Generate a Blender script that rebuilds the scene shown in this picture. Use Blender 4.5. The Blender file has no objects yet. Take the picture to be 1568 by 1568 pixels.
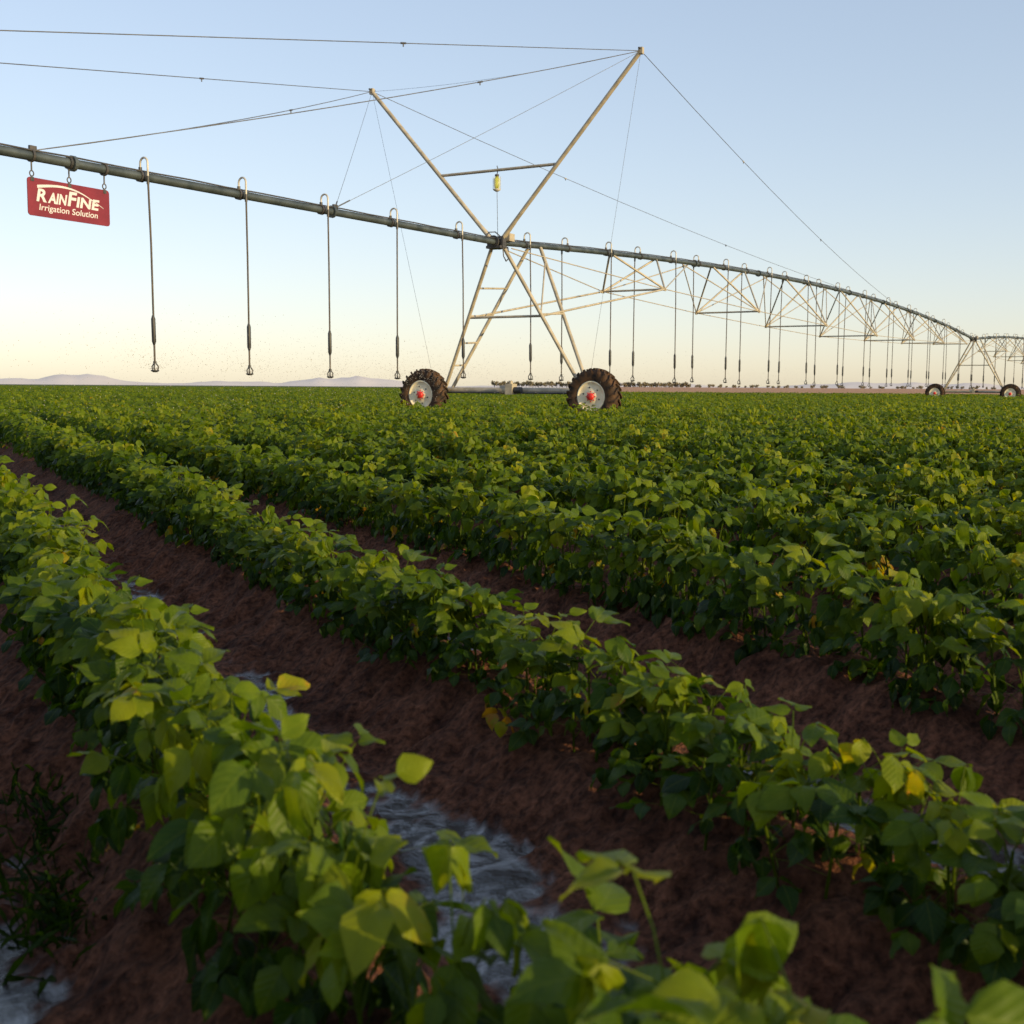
import bpy, math, random
import numpy as np
from mathutils import Vector, Matrix
random.seed(7)
rs = np.random.RandomState(11)
scene = bpy.context.scene
scene.view_settings.view_transform = 'Standard'
scene.view_settings.look = 'None'
scene.view_settings.exposure = 0
H_CAM = 0.95
EL = math.radians(11.5); sxy = Vector((.78, -.63)).normalized(); AZ = math.atan2(sxy.x, sxy.y)
S = Vector((sxy.x * math.cos(EL), sxy.y * math.cos(EL), math.sin(EL)))

# ------------------------------------------------------------------ materials
def new_mat(name):
    m = bpy.data.materials.new(name); m.use_nodes = True
    nt = m.node_tree; nt.nodes.clear()
    out = nt.nodes.new('ShaderNodeOutputMaterial')
    return m, nt, out
def N(nt, t, **kw):
    n = nt.nodes.new(t)
    for k, v in kw.items(): setattr(n, k, v)
    return n
def simple_mat(name, c1, c2, scale=6.0, rough=0.5, metal=0.0, bump=0.15, spec=0.5, detail=6):
    m, nt, out = new_mat(name); L = nt.links.new
    tc = N(nt, 'ShaderNodeTexCoord')
    nz = N(nt, 'ShaderNodeTexNoise'); nz.inputs['Scale'].default_value = scale; nz.inputs['Detail'].default_value = detail
    L(tc.outputs['Object'], nz.inputs['Vector'])
    r = N(nt, 'ShaderNodeValToRGB')
    r.color_ramp.elements[0].position = 0.35; r.color_ramp.elements[0].color = (*c1, 1)
    r.color_ramp.elements[1].position = 0.65; r.color_ramp.elements[1].color = (*c2, 1)
    L(nz.outputs['Fac'], r.inputs['Fac'])
    b = N(nt, 'ShaderNodeBsdfPrincipled')
    b.inputs['Roughness'].default_value = rough; b.inputs['Metallic'].default_value = metal
    b.inputs['Specular IOR Level'].default_value = spec
    L(r.outputs['Color'], b.inputs['Base Color'])
    bp = N(nt, 'ShaderNodeBump'); bp.inputs['Strength'].default_value = bump; bp.inputs['Distance'].default_value = 0.01
    L(nz.outputs['Fac'], bp.inputs['Height']); L(bp.outputs['Normal'], b.inputs['Normal'])
    L(b.outputs['BSDF'], out.inputs['Surface'])
    return m

M_pipe = simple_mat('galvanised_pipe', (.05, .065, .07), (.11, .13, .135), 3, .45, .4)
M_steel = simple_mat('galvanised_steel', (.34, .29, .21), (.52, .44, .32), 5, .5, .1)
M_dark = simple_mat('dark_steel', (.05, .05, .05), (.10, .09, .085), 8, .5, .3)
M_hose = simple_mat('hose_rubber', (.05, .04, .033), (.10, .075, .055), 10, .6)
M_weight = simple_mat('weight_plastic', (.02, .02, .022), (.04, .04, .042), 10, .5)
M_loop = simple_mat('loop_fitting', (.42, .38, .32), (.58, .54, .46), 10, .5, .2)
M_tyre = simple_mat('tyre_rubber', (.025, .02, .017), (.11, .060, .032), 5, .85, 0, .4, .2)
M_rim = simple_mat('rim_paint', (.76, .64, .42), (.86, .77, .56), 6, .5)
M_red = simple_mat('hub_paint', (.55, .02, .015), (.7, .04, .03), 8, .4)
M_signred = simple_mat('sign_paint', (.16, .012, .022), (.21, .018, .030), 4, .4, 0, .03)
M_white = simple_mat('lettering_paint', (.60, .58, .60), (.68, .66, .68), 6, .5, 0, .02)
M_wire = simple_mat('cable_steel', (.10, .10, .11), (.18, .18, .18), 6, .5, .4)
M_yellow = simple_mat('lamp_yellow', (.40, .42, .05), (.55, .55, .1), 6, .3)

def leaf_mat():
    m, nt, out = new_mat('soybean_leaf'); L = nt.links.new
    at = N(nt, 'ShaderNodeAttribute', attribute_name='luv')
    sx = N(nt, 'ShaderNodeSeparateXYZ'); L(at.outputs['Vector'], sx.inputs[0])
    def M(op, a, b=None, clamp=False):
        n = N(nt, 'ShaderNodeMath', operation=op); n.use_clamp = clamp
        for i, v in enumerate((a, b)):
            if v is None: continue
            if isinstance(v, (int, float)): n.inputs[i].default_value = v
            else: L(v, n.inputs[i])
        return n.outputs[0]
    ax = M('ABSOLUTE', sx.outputs[0])
    q = M('SUBTRACT', M('MULTIPLY', sx.outputs[1], 6.0), M('MULTIPLY', ax, 2.6))
    fr = M('PINGPONG', q, 0.5)
    side = M('SUBTRACT', 1.0, M('MULTIPLY', fr, 11.0), True)
    mid = M('SUBTRACT', 1.0, M('MULTIPLY', ax, 16.0), True)
    vein = M('MAXIMUM', M('MULTIPLY', side, 0.45), mid)
    oi = N(nt, 'ShaderNodeObjectInfo')
    geo = N(nt, 'ShaderNodeNewGeometry')
    nz = N(nt, 'ShaderNodeTexNoise'); nz.inputs['Scale'].default_value = 0.6; nz.inputs['Detail'].default_value = 1
    L(geo.outputs['Position'], nz.inputs['Vector'])
    nz2 = N(nt, 'ShaderNodeTexNoise'); nz2.inputs['Scale'].default_value = 38; nz2.inputs['Detail'].default_value = 2
    L(geo.outputs['Position'], nz2.inputs['Vector'])
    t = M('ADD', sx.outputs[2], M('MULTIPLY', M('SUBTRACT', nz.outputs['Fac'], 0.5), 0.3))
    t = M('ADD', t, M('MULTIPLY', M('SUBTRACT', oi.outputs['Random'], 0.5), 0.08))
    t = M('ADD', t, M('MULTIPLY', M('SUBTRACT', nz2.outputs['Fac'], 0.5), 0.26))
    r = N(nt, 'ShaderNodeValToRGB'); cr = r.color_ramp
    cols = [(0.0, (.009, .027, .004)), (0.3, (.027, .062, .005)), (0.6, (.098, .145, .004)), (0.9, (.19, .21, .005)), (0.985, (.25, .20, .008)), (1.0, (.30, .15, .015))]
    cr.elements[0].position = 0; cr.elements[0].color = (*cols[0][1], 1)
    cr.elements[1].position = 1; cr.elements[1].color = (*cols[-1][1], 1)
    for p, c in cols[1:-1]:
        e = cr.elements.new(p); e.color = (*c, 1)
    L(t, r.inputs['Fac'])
    mx = N(nt, 'ShaderNodeMix', data_type='RGBA'); mx.inputs[7].default_value = (.22, .26, .02, 1)
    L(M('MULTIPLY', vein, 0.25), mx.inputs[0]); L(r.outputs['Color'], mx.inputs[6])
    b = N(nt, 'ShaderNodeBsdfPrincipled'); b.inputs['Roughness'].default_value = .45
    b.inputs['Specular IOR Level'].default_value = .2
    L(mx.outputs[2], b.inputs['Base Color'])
    bp = N(nt, 'ShaderNodeBump'); bp.inputs['Strength'].default_value = .35; bp.inputs['Distance'].default_value = .004
    L(fr, bp.inputs['Height']); L(bp.outputs['Normal'], b.inputs['Normal'])
    tr = N(nt, 'ShaderNodeBsdfTranslucent')
    g = N(nt, 'ShaderNodeMix', data_type='RGBA', blend_type='MULTIPLY'); g.inputs[0].default_value = 1
    g.inputs[7].default_value = (3.6, 3.0, .5, 1); L(mx.outputs[2], g.inputs[6])
    L(g.outputs[2], tr.inputs['Color'])
    ms = N(nt, 'ShaderNodeMixShader'); ms.inputs[0].default_value = .38
    L(b.outputs[0], ms.inputs[1]); L(tr.outputs[0], ms.inputs[2])
    L(ms.outputs[0], out.inputs['Surface'])
    return m
M_leaf = leaf_mat()

def ground_mat():
    m, nt, out = new_mat('soil_ground'); L = nt.links.new
    geo = N(nt, 'ShaderNodeNewGeometry')
    crop = N(nt, 'ShaderNodeAttribute', attribute_name='crop')
    wet = N(nt, 'ShaderNodeAttribute', attribute_name='wet')
    dry = N(nt, 'ShaderNodeAttribute', attribute_name='dry')
    def noise(sc, d=6, rough=.6, dist=0.0):
        n = N(nt, 'ShaderNodeTexNoise'); n.inputs['Scale'].default_value = sc; n.inputs['Detail'].default_value = d
        n.inputs['Roughness'].default_value = rough; n.inputs['Distortion'].default_value = dist
        L(geo.outputs['Position'], n.inputs['Vector']); return n
    n1 = noise(9); n2 = noise(48, 5); n4 = noise(.05, 6); n5 = noise(9, 5, .65, 1.6)
    r = N(nt, 'ShaderNodeValToRGB')
    r.color_ramp.elements[0].position = .3; r.color_ramp.elements[0].color = (.065, .024, .014, 1)
    r.color_ramp.elements[1].position = .72; r.color_ramp.elements[1].color = (.26, .105, .058, 1)
    L(n1.outputs['Fac'], r.inputs['Fac'])
    r2 = N(nt, 'ShaderNodeValToRGB')
    r2.color_ramp.elements[0].position = .35; r2.color_ramp.elements[0].color = (.35, .35, .35, 1)
    r2.color_ramp.elements[1].position = .65; r2.color_ramp.elements[1].color = (1.35, 1.3, 1.25, 1)
    L(n2.outputs['Fac'], r2.inputs['Fac'])
    mu = N(nt, 'ShaderNodeMix', data_type='RGBA', blend_type='MULTIPLY'); mu.inputs[0].default_value = 1
    L(r.outputs['Color'], mu.inputs[6]); L(r2.outputs['Color'], mu.inputs[7])
    dm = N(nt, 'ShaderNodeMix', data_type='RGBA'); dm.inputs[7].default_value = (.50, .27, .15, 1)  # far bare strip: sunlit brightness put into a paler soil colour
    L(dry.outputs['Fac'], dm.inputs[0]); L(mu.outputs[2], dm.inputs[6])
    fo = N(nt, 'ShaderNodeValToRGB')
    fo.color_ramp.elements[0].position = .46; fo.color_ramp.elements[0].color = (.035, .026, .023, 1)
    fo.color_ramp.elements[1].position = .64; fo.color_ramp.elements[1].color = (.30, .29, .29, 1)
    L(n5.outputs['Fac'], fo.inputs['Fac'])
    wm = N(nt, 'ShaderNodeMix', data_type='RGBA'); L(fo.outputs['Color'], wm.inputs[7])
    L(wet.outputs['Fac'], wm.inputs[0]); L(dm.outputs[2], wm.inputs[6])
    gr = N(nt, 'ShaderNodeValToRGB')
    gr.color_ramp.elements[0].position = .35; gr.color_ramp.elements[0].color = (.05, .08, .014, 1)
    gr.color_ramp.elements[1].position = .65; gr.color_ramp.elements[1].color = (.10, .12, .025, 1)
    L(n4.outputs['Fac'], gr.inputs['Fac'])
    bs = N(nt, 'ShaderNodeMix', data_type='RGBA')
    L(crop.outputs['Fac'], bs.inputs[0]); L(wm.outputs[2], bs.inputs[6]); L(gr.outputs['Color'], bs.inputs[7])
    b = N(nt, 'ShaderNodeBsdfPrincipled'); L(bs.outputs[2], b.inputs['Base Color'])
    mr = N(nt, 'ShaderNodeMapRange'); mr.inputs['To Min'].default_value = .92; mr.inputs['To Max'].default_value = .16
    L(wet.outputs['Fac'], mr.inputs['Value']); L(mr.outputs[0], b.inputs['Roughness'])
    sp = N(nt, 'ShaderNodeMapRange'); sp.inputs['To Min'].default_value = .2; sp.inputs['To Max'].default_value = .7
    L(wet.outputs['Fac'], sp.inputs['Value']); L(sp.outputs[0], b.inputs['Specular IOR Level'])
    ad = N(nt, 'ShaderNodeMath', operation='ADD'); L(n1.outputs['Fac'], ad.inputs[0])
    m2 = N(nt, 'ShaderNodeMath', operation='MULTIPLY'); m2.inputs[1].default_value = .4
    L(n2.outputs['Fac'], m2.inputs[0]); L(m2.outputs[0], ad.inputs[1])
    bp = N(nt, 'ShaderNodeBump'); bp.inputs['Distance'].default_value = .065
    mr2 = N(nt, 'ShaderNodeMapRange'); mr2.inputs['To Min'].default_value = 1.0; mr2.inputs['To Max'].default_value = .25
    L(wet.outputs['Fac'], mr2.inputs['Value']); L(mr2.outputs[0], bp.inputs['Strength'])
    L(ad.outputs[0], bp.inputs['Height']); L(bp.outputs['Normal'], b.inputs['Normal'])
    L(b.outputs[0], out.inputs['Surface'])
    return m
M_ground = ground_mat()

# ------------------------------------------------------------------ mesh builder
class MB:
    def __init__(s): s.v = []; s.f = []; s.m = []; s.sm = []
    def add(s, vs, fs, mi=0, smooth=False):
        o = len(s.v); s.v.extend([tuple(p) for p in vs])
        for f in fs:
            s.f.append(tuple(i + o for i in f)); s.m.append(mi); s.sm.append(smooth)
    def tube(s, pts, r, n=8, mi=0, caps=True, smooth=True):
        pts = [Vector(p) for p in pts]
        rr = r if isinstance(r, (list, tuple)) else [r] * len(pts)
        vs = []; fs = []; prev = None
        for i, p in enumerate(pts):
            if i == 0: d = pts[1] - p
            elif i == len(pts) - 1: d = p - pts[i - 1]
            else: d = (pts[i + 1] - p).normalized() + (p - pts[i - 1]).normalized()
            if d.length < 1e-9: d = pts[i] - pts[i - 1]
            d.normalize()
            if prev is None:
                a = Vector((0, 0, 1)) if abs(d.z) < .9 else Vector((1, 0, 0))
                x = d.cross(a).normalized()
            else:
                x = (prev - d * prev.dot(d)).normalized()
            prev = x; y = d.cross(x)
            for k in range(n):
                an = 2 * math.pi * k / n
                vs.append(p + (x * math.cos(an) + y * math.sin(an)) * rr[i])
        for i in range(len(pts) - 1):
            for k in range(n):
                a = i * n + k; b = i * n + (k + 1) % n
                fs.append((a, b, b + n, a + n))
        s.add(vs, fs, mi, smooth)
        if caps:
            s.add(vs[:n], [tuple(range(n))[::-1]], mi); s.add(vs[-n:], [tuple(range(n))], mi)
    def box(s, c, ex, ey, ez, mi=0):
        c = Vector(c); vs = []
        for i in (-1, 1):
            for j in (-1, 1):
                for k in (-1, 1): vs.append(c + ex * i + ey * j + ez * k)
        s.add(vs, [(0, 1, 3, 2), (4, 6, 7, 5), (0, 4, 5, 1), (2, 3, 7, 6), (0, 2, 6, 4), (1, 5, 7, 3)], mi)
    def lathe(s, c, ax, prof, n=32, mi=0, smooth=True):
        c = Vector(c); ax = Vector(ax).normalized()
        x = ax.cross(Vector((0, 0, 1)))
        if x.length < 1e-4: x = Vector((1, 0, 0))
        x.normalize(); y = ax.cross(x)
        vs = []; fs = []
        for (r, a) in prof:
            for k in range(n):
                an = 2 * math.pi * k / n
                vs.append(c + ax * a + (x * math.cos(an) + y * math.sin(an)) * r)
        for i in range(len(prof) - 1):
            for k in range(n):
                a = i * n + k; b = i * n + (k + 1) % n
                fs.append((a, b, b + n, a + n))
        s.add(vs, fs, mi, smooth)
    def obj(s, name, mats, parent=None):
        me = bpy.data.meshes.new(name)
        me.from_pydata(s.v, [], s.f)
        for m in mats: me.materials.append(m)
        me.polygons.foreach_set('material_index', s.m)
        me.polygons.foreach_set('use_smooth', s.sm)
        me.update()
        o = bpy.data.objects.new(name, me); scene.collection.objects.link(o)
        if parent: o.parent = parent
        return o
def empty(name, parent=None):
    e = bpy.data.objects.new(name, None); scene.collection.objects.link(e)
    if parent: e.parent = parent
    return e

# ------------------------------------------------------------------ noise helper
_tab = rs.rand(256, 256)
def vnoise(x, y):
    xi = np.floor(x).astype(int); yi = np.floor(y).astype(int)
    fx = x - xi; fy = y - yi
    fx = fx * fx * (3 - 2 * fx); fy = fy * fy * (3 - 2 * fy)
    g = lambda a, b: _tab[a & 255, b & 255]
    return (g(xi, yi) * (1 - fx) + g(xi + 1, yi) * fx) * (1 - fy) + (g(xi, yi + 1) * (1 - fx) + g(xi + 1, yi + 1) * fx) * fy
def fbm(x, y, o=4):
    s = 0; a = .5
    for i in range(o):
        s = s + a * (vnoise(x + 13.7 * i, y + 5.1 * i) - .5); x = x * 2.03; y = y * 2.03; a *= .5
    return s
def sstep(a, b, x):
    t = np.clip((x - a) / (b - a), 0, 1); return t * t * (3 - 2 * t)

RDIR = np.array((-.4625, .8866)); PDIR = np.array((.8866, .4625))
U0 = .532; SP = 1.0

# ------------------------------------------------------------------ ground sheet
def axis(lo, hi, fine, g, far):
    pts = list(np.arange(lo, hi, fine))
    st = fine; x = pts[-1]
    while x < far:
        st = min(st * g, .14) if x < hi + 20 else st * 1.07
        x += st; pts.append(x)
    st = fine; x = lo; neg = []
    while x > -far:
        st = min(st * g, .14) if x > lo - 4 else st * 1.10
        x -= st; neg.append(x)
    return np.array(neg[::-1] + pts)
us = axis(-1.6, 5.0, .02, 1.06, 14000)
vs_ = axis(.2, 8.0, .022, 1.05, 14000)
Ug, Vg = np.meshgrid(us, vs_, indexing='ij')
Xg = Ug * PDIR[0] + Vg * RDIR[0]; Yg = Ug * PDIR[1] + Vg * RDIR[1]
Dg = np.hypot(Xg, Yg)
near = 1 - sstep(18, 30, Dg)
wob = fbm(Vg * .8, Ug * .3, 2) * .12
prof = np.cos(2 * np.pi * (Ug + wob - U0) / SP)
zz = .11 * prof + .015 * np.cos(4 * np.pi * (Ug + wob - U0))
clod = fbm(Ug * 4.5 + 3, Vg * 4.5, 3) * .10 + fbm(Ug * 13, Vg * 13 + 9, 3) * .10
rid = np.abs(fbm(Ug * 8 + 40, Vg * 8 + 40, 3)) * .10
zz = (zz + clod - rid + .008) * near
def blob(u, v, su, sv): return np.exp(-((Ug - u) / su) ** 2 - ((Vg - v) / sv) ** 2)
level = -.102 + fbm(Vg * .6, Ug * .2 + 5, 2) * .05 + .046 * np.clip(blob(1.14, 2.1, .28, .6) + .75 * blob(1.1, 3.9, .25, .35) + blob(.08, 1.95, .3, .4) + blob(2.2, 1.6, .4, .6), 0, 1)
wetm = sstep(-.006, .012, level - zz) * near
zz = np.where(zz < level, level + (zz - level) * .15, zz) * near + 0
right = sstep(.03, .07, Xg / np.maximum(Yg, 1)) * (Yg > 0)
crop = sstep(28, 60, Dg) * (1 - right * sstep(125, 135, Dg)) + right * sstep(720, 800, Dg)
crop = np.clip(crop, 0, 1)
lit_stripf = sstep(100, 130, Dg) * right
zz = zz + (sstep(335, 350, Dg) * .45) * (1 - right) + right * np.clip((Dg - 130) / 570, 0, 1) * 1.7
nu, nv = Ug.shape
verts = np.stack([Xg, Yg, zz], -1).reshape(-1, 3).astype(np.float32)
idx = np.arange(nu * nv).reshape(nu, nv)
quads = np.stack([idx[:-1, :-1], idx[1:, :-1], idx[1:, 1:], idx[:-1, 1:]], -1).reshape(-1, 4)
me = bpy.data.meshes.new('ground')
me.vertices.add(len(verts)); me.vertices.foreach_set('co', verts.ravel())
me.loops.add(quads.size); me.loops.foreach_set('vertex_index', quads.ravel().astype(np.int32))
me.polygons.add(len(quads)); me.polygons.foreach_set('loop_start', np.arange(0, quads.size, 4, dtype=np.int32))
me.polygons.foreach_set('loop_total', np.full(len(quads), 4, dtype=np.int32))
me.polygons.foreach_set('use_smooth', np.ones(len(quads), dtype=bool))
for nm, ar in (('crop', crop), ('wet', wetm), ('dry', lit_stripf)):
    a = me.attributes.new(nm, 'FLOAT', 'POINT'); a.data.foreach_set('value', ar.ravel().astype(np.float32))
me.update(calc_edges=True); me.validate()
me.materials.append(M_ground)
g = bpy.data.objects.new('ground', me); scene.collection.objects.link(g)
print('ground verts', len(verts), 'wet frac', float(wetm[(Dg < 8)].mean()))

# ------------------------------------------------------------------ soybean prototypes
ROWANG = math.atan2(RDIR[1], RDIR[0])
SL = Matrix.Rotation(-ROWANG, 3, 'Z') @ S       # sun direction in clump space: soybean leaves track the sun
VL = [0, .12, .32, .58, .82, 1.0]; WL = [.10, .66, 1.0, .82, .40, .0]
class LB:
    def __init__(s): s.v = []; s.f = []; s.a = []
    def leaf(s, o, d, n, L, W, fold, curl, tint, hi=True, twist=0.0):
        d = d.normalized(); n = (n - d * n.dot(d)).normalized(); sd = d.cross(n)
        b = len(s.v)
        if hi:
            ph = random.uniform(0, 6.28)
            for v, w in zip(VL, WL):
                for x in (-1, -.5, 0, .5, 1):
                    hw = W * .5 * w * x
                    up = fold * abs(hw) - curl * v * v * L + .07 * L * abs(x) * math.sin(ph + 7 * v + 2 * x) - .12 * abs(x) ** 3 * W * w
                    p = o + d * (v * L * (1 - .25 * curl * v)) + sd * (hw + twist * v * v * L) + n * up
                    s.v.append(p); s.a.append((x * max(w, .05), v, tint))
            for i in range(5):
                for k in range(4):
                    a = b + i * 5 + k; s.f.append((a, a + 1, a + 6, a + 5))
        else:
            pts = [(0, 0), (.38, -1), (.38, 0), (.38, 1), (1, 0)]
            for v, x in pts:
                hw = W * .46 * x
                s.v.append(o + d * v * L + sd * hw + n * (fold * abs(hw) - curl * v * v * L)); s.a.append((x, v, tint))
            s.f += [(b, b + 1, b + 2), (b, b + 2, b + 3), (b + 1, b + 4, b + 2), (b + 2, b + 4, b + 3)]
    def stick(s, pts, r, tint):
        b = len(s.v)
        for p in pts:
            for k in range(3):
                an = k * 2.094
                s.v.append(p + Vector((math.cos(an) * r, math.sin(an) * r, 0))); s.a.append((.8, .3, tint))
        for i in range(len(pts) - 1):
            for k in range(3):
                a = b + i * 3 + k; c = b + i * 3 + (k + 1) % 3
                s.f.append((a, c, c + 3, a + 3))
    def obj(s, name, col):
        me = bpy.data.meshes.new(name); me.from_pydata([tuple(p) for p in s.v], [], s.f)
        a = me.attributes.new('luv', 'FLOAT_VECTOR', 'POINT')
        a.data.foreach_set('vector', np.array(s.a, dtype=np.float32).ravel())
        me.polygons.foreach_set('use_smooth', [True] * len(s.f))
        me.materials.append(M_leaf); me.update()
        o = bpy.data.objects.new(name, me); col.objects.link(o); return o
def U(a, b): return random.uniform(a, b)
def tri(lb, end, az, pitch, L, tint, hi, helio):
    for j, da in enumerate((0, U(55, 85), -U(55, 85))):
        a = az + math.radians(da + U(-12, 12)); p = pitch + math.radians(U(-18, 12))
        d = Vector((math.cos(a) * math.cos(p), math.sin(a) * math.cos(p), math.sin(p)))
        up = Vector((0, 0, 1)) if abs(p) < 1.35 else Vector((-math.cos(a), -math.sin(a), .2))
        n = up - d * up.dot(d); n.normalize()
        n = (Matrix.Rotation(math.radians(U(-45, 45)), 3, d) @ n) + SL * helio * U(-.1, 1.2)
        d = (d - SL * d.dot(SL) * .4 * helio).normalized()
        o = end + d * (.02 if j == 0 else .005)
        l = L * U(.8, 1.1) * (1.08 if j == 0 else 1)
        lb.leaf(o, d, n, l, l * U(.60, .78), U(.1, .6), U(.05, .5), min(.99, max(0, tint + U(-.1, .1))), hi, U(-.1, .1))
def make_clump(name, col, hi, plants=4, per=11):
    lb = LB()
    for i in range(plants):
        bx = -.18 + .36 * (i + .5) / plants + U(-.03, .03); by = U(-.03, .03)
        hgt = U(.20, .31); lean = (U(-.04, .04), U(-.04, .04))
        st = [Vector((bx, by, -.03)), Vector((bx + lean[0] * .5, by + lean[1] * .5, hgt * .5)), Vector((bx + lean[0], by + lean[1], hgt))]
        if hi: lb.stick(st, .0035, .5)
        az0 = U(0, 6.28)
        for j in range(per):
            f = (j + .5) / per
            az = az0 + j * 2.4 + U(-.3, .3)
            if f < .6 and abs(math.sin(az)) < .5: az += U(.6, 1.2)
            h0 = .03 + f * (hgt - .02)
            s0 = Vector((bx + lean[0] * f, by + lean[1] * f, h0))
            el = math.radians(U(10, 45) if f < .5 else U(30, 80))
            ln = U(.07, .145)
            dv = Vector((math.cos(az) * math.cos(el), math.sin(az) * math.cos(el), math.sin(el)))
            end = s0 + dv * ln; mid = s0 + dv * ln * .5 + Vector((0, 0, .01))
            if hi: lb.stick([s0, mid, end], .0015, .6)
            if f < .45: tint = U(.05, .42)  # canopy light and shade put into tint; lower, older leaves also darker
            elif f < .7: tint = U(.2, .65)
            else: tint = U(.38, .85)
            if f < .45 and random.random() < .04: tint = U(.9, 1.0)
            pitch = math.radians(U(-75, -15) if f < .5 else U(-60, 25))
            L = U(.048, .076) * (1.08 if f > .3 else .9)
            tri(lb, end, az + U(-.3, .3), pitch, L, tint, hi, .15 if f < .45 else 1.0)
    return lb.obj(name, col)
def make_patch(name, col):
    lb = LB()
    for r in range(4):
        y = -1.5 + r
        for i in range(150):
            x = U(-2.1, 2.1); yy = y + random.gauss(0, .17)
            z = .40 + U(-.16, .16) - 1.6 * (yy - y) ** 2
            az = U(0, 6.28); p = math.radians(U(-50, 20))
            d = Vector((math.cos(az) * math.cos(p), math.sin(az) * math.cos(p), math.sin(p)))
            n = Vector((U(-.6, .6), U(-.6, .6), 1)) + SL * .6
            lb.leaf(Vector((x, yy, z)), d, n, U(.13, .18), U(.10, .14), .3, .2, U(.3, .85), False)
    return lb.obj(name, col)
colA = bpy.data.collections.new('soybean_clumps_near'); colB = bpy.data.collections.new('soybean_clumps_mid'); colC = bpy.data.collections.new('soybean_patches_far')
NA, NB = 20, 12
for i in range(NA): make_clump('soybean_clump_%02d' % i, colA, True)
for i in range(NB): make_clump('soybean_clump_mid_%02d' % i, colB, False, 4, 9)
for i in range(6): make_patch('soybean_patch_%02d' % i, colC)

def instancer(name, pos, rot, scl, idxs, col, parent=None):
    me = bpy.data.meshes.new(name)
    me.vertices.add(len(pos)); me.vertices.foreach_set('co', np.asarray(pos, dtype=np.float32).ravel())
    a = me.attributes.new('rot', 'FLOAT_VECTOR', 'POINT'); a.data.foreach_set('vector', np.asarray(rot, dtype=np.float32).ravel())
    a = me.attributes.new('scl', 'FLOAT_VECTOR', 'POINT'); a.data.foreach_set('vector', np.asarray(scl, dtype=np.float32).ravel())
    a = me.attributes.new('idx', 'INT', 'POINT'); a.data.foreach_set('value', np.asarray(idxs, dtype=np.int32))
    me.update()
    o = bpy.data.objects.new(name, me); scene.collection.objects.link(o)
    if parent: o.parent = parent
    ng = bpy.data.node_groups.new(name + '_nodes', 'GeometryNodeTree')
    ng.interface.new_socket('Geometry', in_out='INPUT', socket_type='NodeSocketGeometry')
    ng.interface.new_socket('Geometry', in_out='OUTPUT', socket_type='NodeSocketGeometry')
    gi = ng.nodes.new('NodeGroupInput'); go = ng.nodes.new('NodeGroupOutput')
    ip = ng.nodes.new('GeometryNodeInstanceOnPoints'); ci = ng.nodes.new('GeometryNodeCollectionInfo')
    ci.inputs['Collection'].default_value = col
    ci.inputs['Separate Children'].default_value = True; ci.inputs['Reset Children'].default_value = True
    def na(nm, t):
        n = ng.nodes.new('GeometryNodeInputNamedAttribute'); n.data_type = t; n.inputs['Name'].default_value = nm; return n.outputs['Attribute']
    L = ng.links.new
    L(gi.outputs[0], ip.inputs['Points']); L(ci.outputs[0], ip.inputs['Instance'])
    ip.inputs['Pick Instance'].default_value = True
    L(na('idx', 'INT'), ip.inputs['Instance Index'])
    L(na('rot', 'FLOAT_VECTOR'), ip.inputs['Rotation']); L(na('scl', 'FLOAT_VECTOR'), ip.inputs['Scale'])
    L(ip.outputs[0], go.inputs[0])
    md = o.modifiers.new('instances', 'NODES'); md.node_group = ng
    return o

crops = empty('soybean_crop')
FARLIM = 128
def rows_points(dmin, dmax, step, jit, umin, umax):
    P = []; K = []
    ks = np.arange(math.floor(umin - U0), math.ceil(umax - U0))
    for k in ks:
        v = np.arange(-dmax, dmax, step) + rs.rand() * step
        v = v + rs.uniform(-jit, jit, len(v))
        u = U0 + k * SP + rs.normal(0, .018, len(v)) - fbm(v * .8, np.full_like(v, (U0 + k) * .3), 2) * .12
        P.append(np.stack([u, v], 1)); K.append(np.full(len(v), k))
    P = np.concatenate(P); K = np.concatenate(K)
    nr1 = (K == 0) * (1 - sstep(.75, 1.25, P[:, 1])); nr2 = (K == 1) * (1 - sstep(4.0, 8.5, P[:, 1]))
    mid1 = (K == 0) * sstep(.95, 1.35, P[:, 1]) * (1 - sstep(3.0, 5.0, P[:, 1]))
    P[:, 0] += .05 * nr1 - .06 * nr2 - .06 * mid1
    X = P[:, 0] * PDIR[0] + P[:, 1] * RDIR[0]; Y = P[:, 0] * PDIR[1] + P[:, 1] * RDIR[1]
    D = np.hypot(X, Y)
    ok = (D >= dmin) & (D < dmax) & (np.abs(X) < .56 * Y + 3.2) & (Y > -2.0)
    ok &= ~((X / np.maximum(Y, 1) > .05) & (D > FARLIM))
    return P[ok], X[ok], Y[ok], D[ok], nr1[ok], nr2[ok], mid1[ok]
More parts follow.
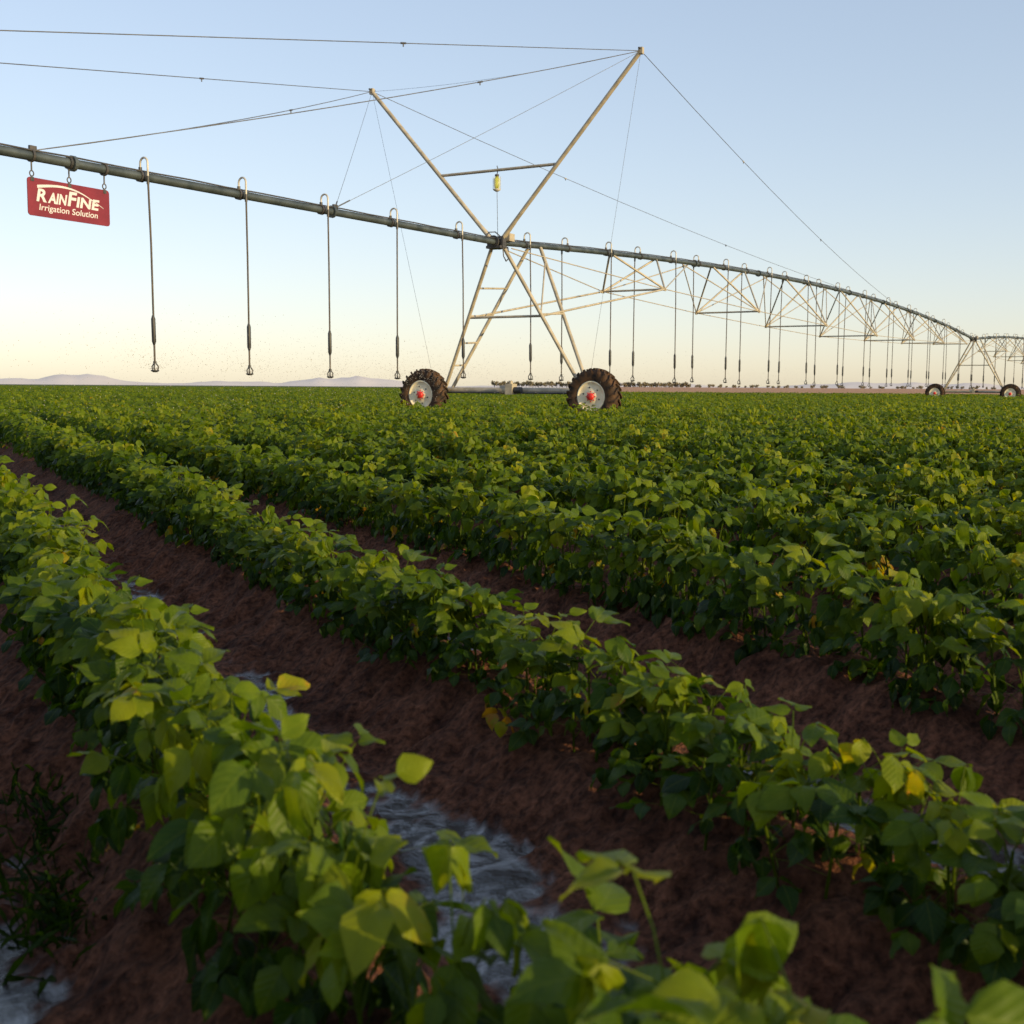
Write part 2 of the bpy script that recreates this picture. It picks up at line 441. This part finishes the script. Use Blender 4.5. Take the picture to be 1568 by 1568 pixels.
def do_layer(name, dmin, dmax, step, col, nproto):
    P, X, Y, D, nr1, nr2, mid1 = rows_points(dmin, dmax, step, step * .3, -dmax, dmax)
    n = len(X)
    hs = 1.0 + .40 * sstep(5, 28, D) + fbm(P[:, 1] * .9, P[:, 0] * 2.1, 3) * .6 + rs.normal(0, .07, n)
    ws = 1.0 + .35 * sstep(5, 25, D) + fbm(P[:, 1] * .6 + 30, P[:, 0] * 2.3, 2) * .45
    hs *= (1 - .22 * nr2) * (1 - .10 * mid1); ws *= (1 - .12 * nr2) * (1 + .28 * nr1) * (1 - .08 * mid1)
    rot = np.zeros((n, 3)); rot[:, 2] = ROWANG + rs.normal(0, .2, n); rot[:, 0] = rs.normal(0, .08, n); rot[:, 1] = rs.normal(0, .08, n)
    scl = np.stack([1 + .25 * sstep(8, 25, D) + .05 * nr1, ws, np.clip(hs, .55, 1.7)], 1)
    z = .09 * (1 - sstep(18, 30, D)) - .012
    pos = np.stack([X, Y, z], 1)
    print(name, n)
    return instancer(name, pos, rot, scl, rs.randint(0, nproto, n), col, crops)
do_layer('near_rows', 0, 14, .23, colA, NA)
do_layer('mid_rows', 14, 75, .38, colB, NB)
cu, cv = np.meshgrid(np.arange(-400, 400, 4.0), np.arange(-400, 400, 4.0), indexing='ij')
cu = (cu + U0 + 1.5).ravel(); cv = cv.ravel()
X = cu * PDIR[0] + cv * RDIR[0]; Y = cu * PDIR[1] + cv * RDIR[1]; D = np.hypot(X, Y)
ok = (D >= 73) & (D < 350) & (np.abs(X) < .56 * Y) & (Y > 0) & ~((X / np.maximum(Y, 1) > .05) & (D > FARLIM))
X = X[ok]; Y = Y[ok]; n = len(X)
rot = np.zeros((n, 3)); rot[:, 2] = ROWANG
scl = np.stack([np.ones(n), np.ones(n), 1.12 + rs.normal(0, .06, n)], 1)
instancer('far_rows', np.stack([X, Y, np.zeros(n)], 1), rot, scl, rs.randint(0, 6, n), colC, crops)
print('patches', n)

# ------------------------------------------------------------------ weeds
wb = LB()
for i in range(900):
    cx, cy = random.choice([(-.78, 2.35), (-.7, 2.6), (-.9, 2.75), (-.95, 2.55), (-1.05, 3.1), (-.85, 2.2), (-1.1, 2.8)])
    x = cx + random.gauss(0, .08); y = cy + random.gauss(0, .12)
    az = U(0, 6.28); el = math.radians(U(30, 85))
    d = Vector((math.cos(az) * math.cos(el), math.sin(az) * math.cos(el), math.sin(el)))
    wb.leaf(Vector((x, y, -.08)), d, Vector((U(-1, 1), U(-1, 1), .3)), U(.05, .13), U(.002, .005), .2, U(.1, .6), U(.0, .25), True)
weed = wb.obj('weed_grass', scene.collection)

# ------------------------------------------------------------------ irrigation machine
T = Vector((-.41, 29.0, 0)); Dv = Vector((.515, .857, 0)).normalized(); Pv = Vector((Dv.y, -Dv.x, 0)); Zv = Vector((0, 0, 1))
ZP = H_CAM + 3.44; SPAN = 61.0; ARCH = .95
def zpipe(t):
    if t <= 0: return ZP + .009 * t
    tt = (t % SPAN) / SPAN
    return ZP + ARCH * 4 * tt * (1 - tt)
def pt(t, w, z): return T + Dv * t + Pv * w + Zv * z
pivot = empty('center_pivot_irrigation_machine')

mb = MB()
ts = [-21 + i * 1.0 for i in range(21)] + [0] + [i * 1.22 for i in range(1, 101)]
mb.tube([pt(t, 0, zpipe(t)) for t in ts], .072, 16, 0)
for t in [-18.3, -12.2, -6.1] + [6.1 * k for k in range(1, 20)]:
    if abs(t % SPAN) < .1: continue
    a = pt(t, 0, zpipe(t)); d = (pt(t + .1, 0, zpipe(t + .1)) - a).normalized()
    mb.lathe(a, d, [(.072, -.03), (.118, -.03), (.118, .03), (.072, .03)], 16, 0, False)
mb.obj('span_pipe', [M_pipe], pivot)

tr = MB(); rods = MB()
deps = [1.0, 1.5, 1.8, 1.95, 1.8, 1.5, 1.0]; wid = [1.0, 1.15, 1.25, 1.3, 1.25, 1.15, 1.0]
def beam(mb_, a, b, r, mi=0, n=6): mb_.tube([a, b], r, n, mi)
for sp in range(2):
    t0 = sp * SPAN
    for sgn in (-1, 1):
        prevn = pt(t0 + .5, sgn * .12, zpipe(t0 + .01) - .1)
        for k in range(7):
            tk = t0 + SPAN * (k + 1) / 8
            nd = pt(tk, sgn * wid[k], zpipe(tk) - deps[k])
            for dt in (-1.5, 1.5):
                beam(tr, nd, pt(tk + dt, sgn * .05, zpipe(tk + dt) - .05), .03)
            beam(rods, prevn, nd, .014)
            prevn = nd
        beam(rods, prevn, pt(t0 + SPAN - .3, sgn * .12, zpipe(t0 + SPAN - .05) - .1), .014)
    for k in range(7):
        tk = t0 + SPAN * (k + 1) / 8
        beam(tr, pt(tk, -wid[k] - .04, zpipe(tk) - deps[k]), pt(tk, wid[k] + .04, zpipe(tk) - deps[k]), .032)
        for sgn in (-1, 1):
            tr.box(pt(tk, sgn * wid[k], zpipe(tk) - deps[k]), Dv * .07, Pv * .02, Zv * .05)
    for k in range(6):
        ta = t0 + SPAN * (k + 1) / 8; tb = t0 + SPAN * (k + 2) / 8; tm = (ta + tb) / 2
        for sgn in (-1, 1):
            beam(tr, pt(ta, sgn * wid[k], zpipe(ta) - deps[k]), pt(tm + .2, 0, zpipe(tm + .2) - .08), .018)
            beam(tr, pt(tb, sgn * wid[k + 1], zpipe(tb) - deps[k + 1]), pt(tm - .2, 0, zpipe(tm - .2) - .08), .018)
tr.obj('truss_struts', [M_steel], pivot); rods.obj('truss_rods', [M_steel], pivot)

def wheel(c, name):
    w = MB()
    prof = [(.345, -.15), (.37, -.17), (.44, -.195), (.54, -.195), (.59, -.17), (.612, -.10), (.62, 0), (.612, .10), (.59, .17), (.54, .195), (.44, .195), (.37, .17), (.345, .15)]
    w.lathe(c, Dv, prof, 48, 0)
    ax = Dv; x = ax.cross(Zv).normalized(); y = ax.cross(x)
    ph = random.uniform(0, 1)
    def cyl(r, an, a): return c + ax * a + (x * math.cos(an) + y * math.sin(an)) * r
    nl = 22
    for s in (-1, 1):
        for k in range(nl):
            a0 = 2 * math.pi * (k + (0 if s < 0 else .5)) / nl + ph
            a1 = a0 + .20
            vs = []
            for (an, a, rb, rt) in ((a0, s * .005, .60, .668), ((a0 + a1) / 2, s * .11, .60, .664), (a1, s * .19, .56, .645), (a1 + .03, s * .21, .48, .565)):
                dw = .042
                vs += [cyl(rb, an - dw, a), cyl(rt, an - dw * .75, a), cyl(rt, an + dw * .75, a), cyl(rb, an + dw, a)]
            fs = []
            for i in range(3):
                for j in range(3):
                    q = i * 4 + j; fs.append((q, q + 1, q + 5, q + 4))
            fs += [(0, 1, 2, 3), (15, 14, 13, 12)]
            w.add(vs, fs, 0)
    for s in (-1, 1):
        w.lathe(c, Dv * s, [(.365, .165), (.350, .178), (.335, .175), (.325, .16), (.30, .15), (.27, .145), (.15, .15), (.135, .16), (.10, .165), (.0, .165)], 40, 1)
        w.lathe(c, Dv * s, [(.085, .15), (.085, .22), (.07, .235), (0, .235)], 20, 2)
        for k in range(8):
            an = k * math.pi / 4
            b0 = c + Dv * s * .155 + (x * math.cos(an) + y * math.sin(an)) * .115
            w.tube([b0, b0 + Dv * s * .03], .014, 6, 2)
        for k in range(6):
            an = k * math.pi / 3 + .3
            b0 = c + Dv * s * .14 + (x * math.cos(an) + y * math.sin(an)) * .215
            w.tube([b0, b0 + Dv * s * .012], .020, 12, 3)
    return w.obj(name, [M_tyre, M_rim, M_red, M_dark], pivot)

def tower(t0, idx):
    b = MB(); zt = ZP
    wz = .75; zb = .87; tw = t0 + .45
    pairs = {-1: (0.0, 1.7), 1: (0.1, 1.9)}
    for s in (-1, 1):
        foot = [pt(t0 + .75, s * 2.0, zb), pt(t0 + 1.05, s * 2.0, zb)]
        tops = [pt(t0 + pairs[s][0], s * .12, zt - .08), pt(t0 + pairs[s][1], s * .12, zpipe(t0 + pairs[s][1] + .001) - .06)]
        for f, tp in zip(foot, tops): b.tube([tp, f], .046, 8, 0)
        rungs = (.28, .47, .66, .82) if s < 0 else (.47,)
        for q in rungs:
            b.tube([tops[0].lerp(foot[0], q), tops[1].lerp(foot[1], q)], .026, 6, 0)
        if s > 0: b.tube([tops[1].lerp(foot[1], .1), tops[0].lerp(foot[0], .47)], .02, 6, 0)
    lm = pt(t0 + .4, -1.0, zt - .08 + (zb - zt) * .47); rm = pt(t0 + .45, 1.0, zt - .08 + (zb - zt) * .47)
    b.tube([lm, rm], .03, 8, 0)
    tk = t0 + SPAN / 8
    if idx < 2:
        b.tube([lm, pt(tk, -1.0, zpipe(tk) - 1.0)], .028, 6, 0); b.tube([rm, pt(tk, 1.0, zpipe(tk) - 1.0)], .028, 6, 0)
    b.tube([pt(t0 + .9, -2.25, zb), pt(t0 + .9, 2.25, zb)], .075, 12, 0)
    b.tube([pt(t0 + .62, -2.1, zb - .05), pt(t0 + .62, 2.1, zb - .05)], .022, 8, 1)
    c = pt(t0 + .62, .05, zb + .02)
    b.tube([c - Pv * .28, c + Pv * .05], .11, 14, 0); b.tube([c + Pv * .05, c + Pv * .3], .075, 14, 1)
    b.box(c + Zv * .02, Dv * .12, Pv * .1, Zv * .13, 0); b.tube([c + Zv * .1, c + Zv * .22], .05, 8, 0)
    for s in (-1, 1):
        g0 = pt(tw, s * 2.43, wz)
        b.tube([g0 + Dv * .08, pt(t0 + .9, s * 2.3, zb)], .09, 10, 1)
        b.tube([g0 + Dv * .1, g0 + Dv * .38], .12, 12, 1)
    a = pt(t0, 0, zt)
    b.lathe(a, Dv, [(.08, -.16), (.15, -.16), (.15, -.12), (.11, -.12), (.11, .1), (.16, .1), (.16, .14), (.08, .14)], 18, 1, False)
    b.box(a - Zv * .12, Dv * .16, Pv * .2, Zv * .03, 1)
    b.box(a + Zv * .0 + Pv * .19, Dv * .08, Pv * .03, Zv * .13, 1)
    b.box(a - Zv * .0 - Pv * .19, Dv * .08, Pv * .03, Zv * .13, 1)
    b.tube([pt(t0 - .05, .2, zt - .1), pt(t0 - .1, .26, zt - .35), pt(t0 + .05, .24, zt - .45), pt(t0 + .25, .2, zt - .35), pt(t0 + .35, .1, zt - .08)], .014, 6, 1)
    b.tube([pt(t0 - .4, -.05, zt + .08), pt(t0 - .2, -.1, zt + .22), pt(t0 + .1, -.1, zt + .26), pt(t0 + .5, -.05, zt + .08)], .014, 6, 1)
    b.box(pt(t0 + .35, .14, zt + .14), Dv * .12, Pv * .08, Zv * .09, 0)
    b.obj('drive_tower', [M_steel, M_dark], pivot)
    for s in (-1, 1): wheel(pt(tw, s * 2.43, wz), 'wheel')
tower(0, 0); tower(SPAN, 1); tower(2 * SPAN, 2)

ms = MB(); LW = 3.7; HH = 3.92
tips = {}
for s in (-1, 1):
    base = pt(0, s * .14, ZP + .06); tip = pt(0, s * LW, ZP + HH); tips[s] = tip
    ms.tube([base, tip], .05, 10, 0)
    ms.tube([base + Zv * .02 + Dv * .1, base.lerp(tip, .1) + Dv * .04], .035, 8, 0)
    ms.box(tip, Dv * .05, Pv * .05, Zv * .07, 0)
    ms.tube([tip - Dv * .12 + Zv * .04, tip + Dv * .12 + Zv * .04], .02, 6, 1)
fr = .42
cb = [pt(0, s * (.14 + (LW - .14) * fr), ZP + .06 + (HH - .06) * fr) for s in (-1, 1)]
ms.tube(cb, .035, 8, 0)
mid = cb[0].lerp(cb[1], .5)
ms.tube([mid + Zv * .1, mid + Zv * .02 + Dv * .05, mid - Zv * .1], .012, 6, 1)
ms.lathe(mid - Zv * .12, Zv, [(0, .02), (.05, .02), (.05, -.02), (.03, -.03)], 12, 1)
ms.lathe(mid - Zv * .12, Zv, [(.03, -.03), (.07, -.08), (.07, -.24), (.05, -.34), (.02, -.36)], 14, 2)
for k in range(6):
    an = k * math.pi / 3
    o_ = Dv * math.cos(an) * .088 + Pv * math.sin(an) * .088
    ms.tube([mid + o_ - Zv * .15, mid + o_ - Zv * .45], .006, 4, 3)
ms.lathe(mid - Zv * .5, Zv, [(.088, .06), (.095, .04), (.03, 0), (.0, 0)], 14, 3)
ms.tube([mid - Zv * .3, pt(0.05, 0, ZP + .15)], .006, 5, 1)
ms.obj('support_masts', [M_steel, M_dark, M_yellow, M_loop], pivot)

cb_ = MB()
def cable(a, b, r=.0075, sag=0.0, n=10):
    pts = [a.lerp(b, i / n) - Zv * sag * 4 * (i / n) * (1 - i / n) for i in range(n + 1)]
    cb_.tube(pts, r, 5, 0)
def clip(a, b, f, white=False, sag=0.0):
    p = a.lerp(b, f) - Zv * sag * 4 * f * (1 - f); d = (b - a).normalized()
    cb_.tube([p - d * .06, p + d * .06], .018, 6, 1 if not white else 2)
    cb_.tube([p, p - Zv * .06], .012, 5, 1)
endp = pt(-20.8, 0, zpipe(-20.8) + .08); midp = pt(-12.9, 0, zpipe(-12.9) + .08); fp = pt(39.5, 0, zpipe(39.5) + .05)
for s in (-1, 1):
    cable(tips[s], endp, .008, 0); cable(tips[s], midp, .0085, .1)
    cable(tips[s], pt(-6.0, 0, ZP + .03), .0045, .03)
    cable(tips[s], fp, .008, .35)
    cable(tips[s], pt(.6, s * 2.2, .95), .0035)
    clip(tips[s], endp, .34); clip(tips[s], midp, .35, False, .1); clip(tips[s], fp, .22, True, .35); clip(tips[s], fp, .5, False, .35)
cable(tips[-1], tips[1], .0035, .12)
for s in (-1, 1):
    a = pt(-6.0, 0, ZP + .03); cb_.tube([a, a + (tips[s] - a).normalized() * .35], .014, 6, 1)
for t in (-6.0, -12.9, 39.5):
    cb_.box(pt(t, 0, zpipe(t) + .1), Dv * .06, Pv * .02, Zv * .05, 1)
cb_.obj('support_cables', [M_wire, M_dark, M_loop], pivot)

ec = MB()
ec.tube([pt(t, .045, zpipe(t) + .08 + .006 * math.sin(t * 3)) for t in np.arange(-21, 120, .8)], .014, 6, 0)
ec.obj('power_cable', [M_dark], pivot)

dr = MB()
tt_list = [-1.74, -4.2, -6.42, -8.65, -10.88, -15.6, -17.8, -20.0] + [1.3 + 2.25 * k for k in range(53)]
nozz = []
for i, t in enumerate(tt_list):
    s = 1 if (t < 0 or i % 2 == 0) else -1
    zp = zpipe(t); r = .085
    pts = [pt(t, 0, zp + .07)]
    for k in range(0, 9):
        an = math.pi * k / 8
        pts.append(pt(t, s * (r - r * math.cos(an)), zp + .20 + r * math.sin(an)))
    far = t > 61
    pts.append(pt(t, s * 2 * r, zp - .05))
    dr.tube(pts, .017, 5 if far else 8, 0)
    dr.tube([pt(t, 0, zp + .06), pt(t, 0, zp + .14)], .03, 8, 3)
    dr.lathe(pt(t, 0, zp), Dv, [(.07, -.04), (.095, -.04), (.095, .04), (.07, .04)], 12, 3, False)
    zn = 1.27 + random.uniform(-.03, .03)
    sw = Vector((random.uniform(-.04, .04), random.uniform(-.04, .04), 0))
    top = pt(t, s * 2 * r, zp - .04); bot = Vector((top.x, top.y, zn)) + sw
    m1 = top.lerp(bot, .35) + sw * .3
    dr.tube([top, m1, top.lerp(bot, .7) + sw * .15, bot], .0165, 6, 1)
    dr.tube([top + Zv * .03, top - Zv * .1], .024, 8, 3)
    d = (bot - top).normalized()
    dr.tube([bot - d * .78, bot - d * .72, bot - d * .36, bot - d * .30], [.017, .036, .036, .017], 8, 2)
    dr.tube([bot - d * .04, bot - d * .0], .028, 8, 2)
    if not far:
        for q in range(3):
            an = q * 2.094 + .4
            o_ = Dv * math.cos(an) * .06 + Pv * math.sin(an) * .06
            dr.tube([bot + o_ * .4, bot + o_ - Zv * .05, bot + o_ * .8 - Zv * .11], .012, 4, 2)
        dr.lathe(bot - Zv * .11, Zv, [(0, .01), (.065, .006), (.07, -.008), (.03, -.03), (0, -.03)], 12, 2)
    else: dr.tube([bot, bot - Zv * .1], .04, 6, 2)
    nozz.append(bot - Zv * .1)
dr.obj('drop_hoses', [M_loop, M_hose, M_weight, M_dark], pivot)

# ------------------------------------------------------------------ water spray
M_water, nt, out = new_mat('water_droplet')
b = N(nt, 'ShaderNodeBsdfPrincipled'); b.inputs['Base Color'].default_value = (.50, .46, .42, 1); b.inputs['Roughness'].default_value = .15
nt.links.new(b.outputs[0], out.inputs['Surface'])
sv = []; sf = []
octf = [(0, 2, 4), (2, 1, 4), (1, 3, 4), (3, 0, 4), (2, 0, 5), (1, 2, 5), (3, 1, 5), (0, 3, 5)]
for i, nb in enumerate(nozz[:20]):
    cnt = 1500 if i < 8 else 300
    for j in range(cnt):
        az = U(0, 6.28); v0 = U(3.0, 6.4); el = math.radians(U(8, 50)); tm = U(0, 1) ** 1.2 * 1.1
        r = v0 * math.cos(el) * tm; z = v0 * math.sin(el) * tm - 4.9 * tm * tm
        p = nb + Vector((math.cos(az) * r, math.sin(az) * r, z))
        if p.z < .5: continue
        q = U(.002, .006) * (1.5 if random.random() < .08 else 1)
        o = len(sv)
        for a in ((q, 0, 0), (-q, 0, 0), (0, q, 0), (0, -q, 0), (0, 0, q * 1.2), (0, 0, -q * 1.2)): sv.append((p.x + a[0], p.y + a[1], p.z + a[2]))
        sf += [tuple(k + o for k in f) for f in octf]
me = bpy.data.meshes.new('water_spray'); me.from_pydata(sv, [], sf); me.materials.append(M_water); me.update()
o = bpy.data.objects.new('water_spray', me); scene.collection.objects.link(o)

# ------------------------------------------------------------------ sign
sign = empty('hanging_sign')
SM = Matrix(((Dv.x, 0, Pv.x, 0), (Dv.y, 0, Pv.y, 0), (0, 1, 0, 0), (0, 0, 0, 1)))
tc_ = -12.27
sc_ = pt(tc_, .0, zpipe(tc_) - .31 - .275); SM.translation = sc_
def loc(x, y, z=0): return SM @ Vector((x, y, z))
pb = MB(); W2, H2, rc = .745, .275, .05
ring = []
for cx, cy, a0 in ((W2 - rc, H2 - rc, 0), (-W2 + rc, H2 - rc, 90), (-W2 + rc, -H2 + rc, 180), (W2 - rc, -H2 + rc, 270)):
    for k in range(6):
        a = math.radians(a0 + 18 * k); ring.append((cx + rc * math.cos(a), cy + rc * math.sin(a)))
n = len(ring)
vs = [loc(x, y, .006) for x, y in ring] + [loc(x, y, -.006) for x, y in ring]
pb.add(vs, [tuple(range(n)), tuple(range(2 * n - 1, n - 1, -1))] + [(k, k + n, (k + 1) % n + n, (k + 1) % n) for k in range(n)], 0)
pb.obj('panel', [M_signred], sign)
tb = MB()
def text_box(s, x0, x1, y0, y1, shear=.18, off=.02):
    cu_ = bpy.data.curves.new('t', 'FONT'); cu_.body = s; cu_.offset = off; cu_.resolution_u = 4
    ob = bpy.data.objects.new('t', cu_); scene.collection.objects.link(ob)
    bpy.context.view_layer.update()
    dg = bpy.context.evaluated_depsgraph_get(); m = ob.evaluated_get(dg).to_mesh()
    co = np.array([v.co[:] for v in m.vertices]); fs = [tuple(p.vertices) for p in m.polygons]
    mn = co.min(0); mx = co.max(0)
    vs = []
    for c in co:
        ux = (c[0] - mn[0]) / (mx[0] - mn[0]); uy = (c[1] - mn[1]) / (mx[1] - mn[1])
        y = y0 + uy * (y1 - y0); vs.append(loc(x0 + ux * (x1 - x0) + shear * (y - y0), y, .009))
    tb.add(vs, fs, 0)
    bpy.data.objects.remove(ob); bpy.data.curves.remove(cu_)
text_box('R', -.60, -.42, -.06, .13, .2, .03)
text_box('AIN', -.40, -.08, -.06, .10, .2, .035)
text_box('F', -.05, .09, -.06, .16, .2, .03)
text_box('INE', .11, .52, -.06, .10, .2, .035)
text_box('Irrigation Solution', -.56, .50, -.21, -.09, .15, .01)
arc = []
for i in range(25):
    f = i / 24; x = -.58 + 1.2 * f; y = .155 + .07 * math.sin(min(1, f * 1.25) * math.pi * .75) - .22 * f ** 3
    th = .018 * (1 - f) + .004
    arc.append((x, y + th, y - th))
vs = []; fs = []
for (x, a, b_) in arc: vs += [loc(x, a, .0115), loc(x, b_, .0115)]
for i in range(24): fs.append((2 * i, 2 * i + 1, 2 * i + 3, 2 * i + 2))
tb.add(vs, fs, 0)
tb.obj('lettering', [M_white], sign)
hb = MB()
for x in (-.66, 0, .66):
    top = loc(x, .31 + .275)
    hb.lathe(top, Dv, [(.072, -.02), (.095, -.02), (.095, .02), (.072, .02)], 16, 0, False)
    hb.tube([loc(x, .50), loc(x, .36)], .012, 6, 0)
    hb.tube([loc(x + .035 * math.sin(a), .33 + .04 * math.cos(a)) for a in np.linspace(0, 2 * math.pi, 13)], .009, 6, 0)
    hb.tube([loc(x, .30), loc(x, .24)], .012, 6, 0)
    hb.box(loc(x, .25), Dv * .03, Pv * .012, Zv * .03, 0)
hb.obj('hooks', [M_dark], sign)

# ------------------------------------------------------------------ distant trees
M_tree = simple_mat('tree_foliage', (.14, .12, .07), (.24, .19, .11), .3, .8)
M_bark = simple_mat('bark', (.08, .06, .04), (.14, .1, .07), 3, .9)
tb2 = MB()
def dtree(x, y, z, h):
    tb2.tube([(x, y, z - .3), (x + U(-.1, .1), y, z + h * .35), (x + U(-.3, .3), y, z + h * .7)], [h * .04, h * .028, h * .012], 5, 1)
    cl = [(x + U(-.35, .35) * h, y + U(-.3, .3) * h, z + h * U(.3, .75), h * U(.2, .32)) for _ in range(6)]
    for (cx, cy, cz, r) in cl:
        tb2.tube([(x, y, z + h * .3), (cx, cy, cz)], [h * .02, h * .008], 4, 1)
        for k in range(26):
            d = Vector((random.gauss(0, 1), random.gauss(0, 1), random.gauss(0, .8))).normalized() * r * U(.5, 1.1)
            p = Vector((cx, cy, cz)) + d; a = Vector((U(-1, 1), U(-1, 1), U(-1, 1))).normalized() * h * .1; b = Vector((U(-1, 1), U(-1, 1), U(-1, 1))).normalized() * h * .1
            tb2.add([p - a, p + b, p + a, p - b], [(0, 1, 2, 3)], 0)
x = -10
while x < 95:
    dtree(x, 650 + U(-5, 5), 1.3, U(2.8, 3.6)); x += U(1.5, 2.3)
while x < 330:
    dtree(x, 700 + U(-15, 15), 1.4, U(1.5, 2.6)); x += U(1.6, 3.4)
tb2.obj('distant_tree_line', [M_tree, M_bark])

# ------------------------------------------------------------------ mountains
M_mtn = simple_mat('haze_tinted_rock', (.76, .67, .62), (.81, .72, .66), .002, 1, 0, 0, 0)  # aerial haze put into the pale base colour of the hills
nx = 240; mv = []; mf = []
az = np.linspace(-.72, .72, nx)
peaks = [(-.345, .03, 62), (-.36, .012, 20), (-.40, .04, 25), (-.22, .05, 25), (-.125, .03, 58), (-.155, .018, 40), (-.09, .02, 30), (.05, .06, 20), (.12, .05, 28), (.27, .05, 45), (.31, .02, 30), (.36, .04, 40), (.5, .05, 70), (-.55, .06, 80)]
for i, a in enumerate(az):
    h = 8 + sum(p[2] * math.exp(-((a - p[0]) / p[1]) ** 2) for p in peaks) * .8
    h *= 1 + float(fbm(np.array([a * 40.]), np.array([3.3]), 4)[0]) * 1.3
    h = max(h, 3)
    for (dd, hh) in ((7400, -4), (7700, h * .45), (8000, h), (8500, h * .3), (8900, -4)):
        jit = 0 if dd in (7400, 8900) else float(fbm(np.array([a * 90.]), np.array([dd * .1]), 2)[0]) * h * .3
        mv.append((dd * math.sin(a), dd * math.cos(a), hh + (jit if dd != 8000 else 0)))
for i in range(nx - 1):
    for k in range(4): mf.append((i * 5 + k, (i + 1) * 5 + k, (i + 1) * 5 + k + 1, i * 5 + k + 1))
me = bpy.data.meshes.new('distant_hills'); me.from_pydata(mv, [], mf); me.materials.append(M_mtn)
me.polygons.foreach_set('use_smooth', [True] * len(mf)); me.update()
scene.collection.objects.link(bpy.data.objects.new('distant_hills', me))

# ------------------------------------------------------------------ sky and sun
wd = bpy.data.worlds.new('World'); scene.world = wd; wd.use_nodes = True
nt = wd.node_tree; nt.nodes.clear()
sk = N(nt, 'ShaderNodeTexSky', sky_type='NISHITA'); sk.sun_disc = False
sk.sun_elevation = EL; sk.sun_rotation = AZ; sk.air_density = 1.0; sk.dust_density = .5; sk.ozone_density = 1.2; sk.altitude = 0
gm = N(nt, 'ShaderNodeGamma'); gm.inputs['Gamma'].default_value = .57
mul = N(nt, 'ShaderNodeMix', data_type='RGBA', blend_type='MULTIPLY'); mul.inputs[0].default_value = 1
mul.inputs[7].default_value = (2.42, 2.40, 2.62, 1); mul.clamp_result = False
bg = N(nt, 'ShaderNodeBackground'); bg.inputs['Strength'].default_value = .15
wo = N(nt, 'ShaderNodeOutputWorld')
nt.links.new(sk.outputs[0], gm.inputs['Color']); nt.links.new(gm.outputs[0], mul.inputs[6])
nt.links.new(mul.outputs[2], bg.inputs['Color']); nt.links.new(bg.outputs[0], wo.inputs['Surface'])
sl = bpy.data.lights.new('sun', 'SUN'); sl.energy = 5; sl.angle = math.radians(.53); sl.color = (1, .78, .40)
so = bpy.data.objects.new('sun', sl); scene.collection.objects.link(so); so.rotation_euler = S.to_track_quat('Z', 'Y').to_euler(); so.location = S * 50

# ------------------------------------------------------------------ camera
cd = bpy.data.cameras.new('camera'); cam = bpy.data.objects.new('camera', cd); scene.collection.objects.link(cam)
cd.sensor_width = 24; cd.sensor_height = 24; cd.sensor_fit = 'HORIZONTAL'; cd.lens = 28.0; cd.clip_start = .05; cd.clip_end = 30000
cam.location = (0, 0, H_CAM)
R = Matrix.Rotation(math.radians(90 - 5.95), 4, 'X') @ Matrix.Rotation(math.radians(.38), 4, 'Z')
cam.rotation_euler = R.to_euler()
cd.dof.use_dof = True; cd.dof.focus_distance = 10; cd.dof.aperture_fstop = 4.8
scene.camera = cam
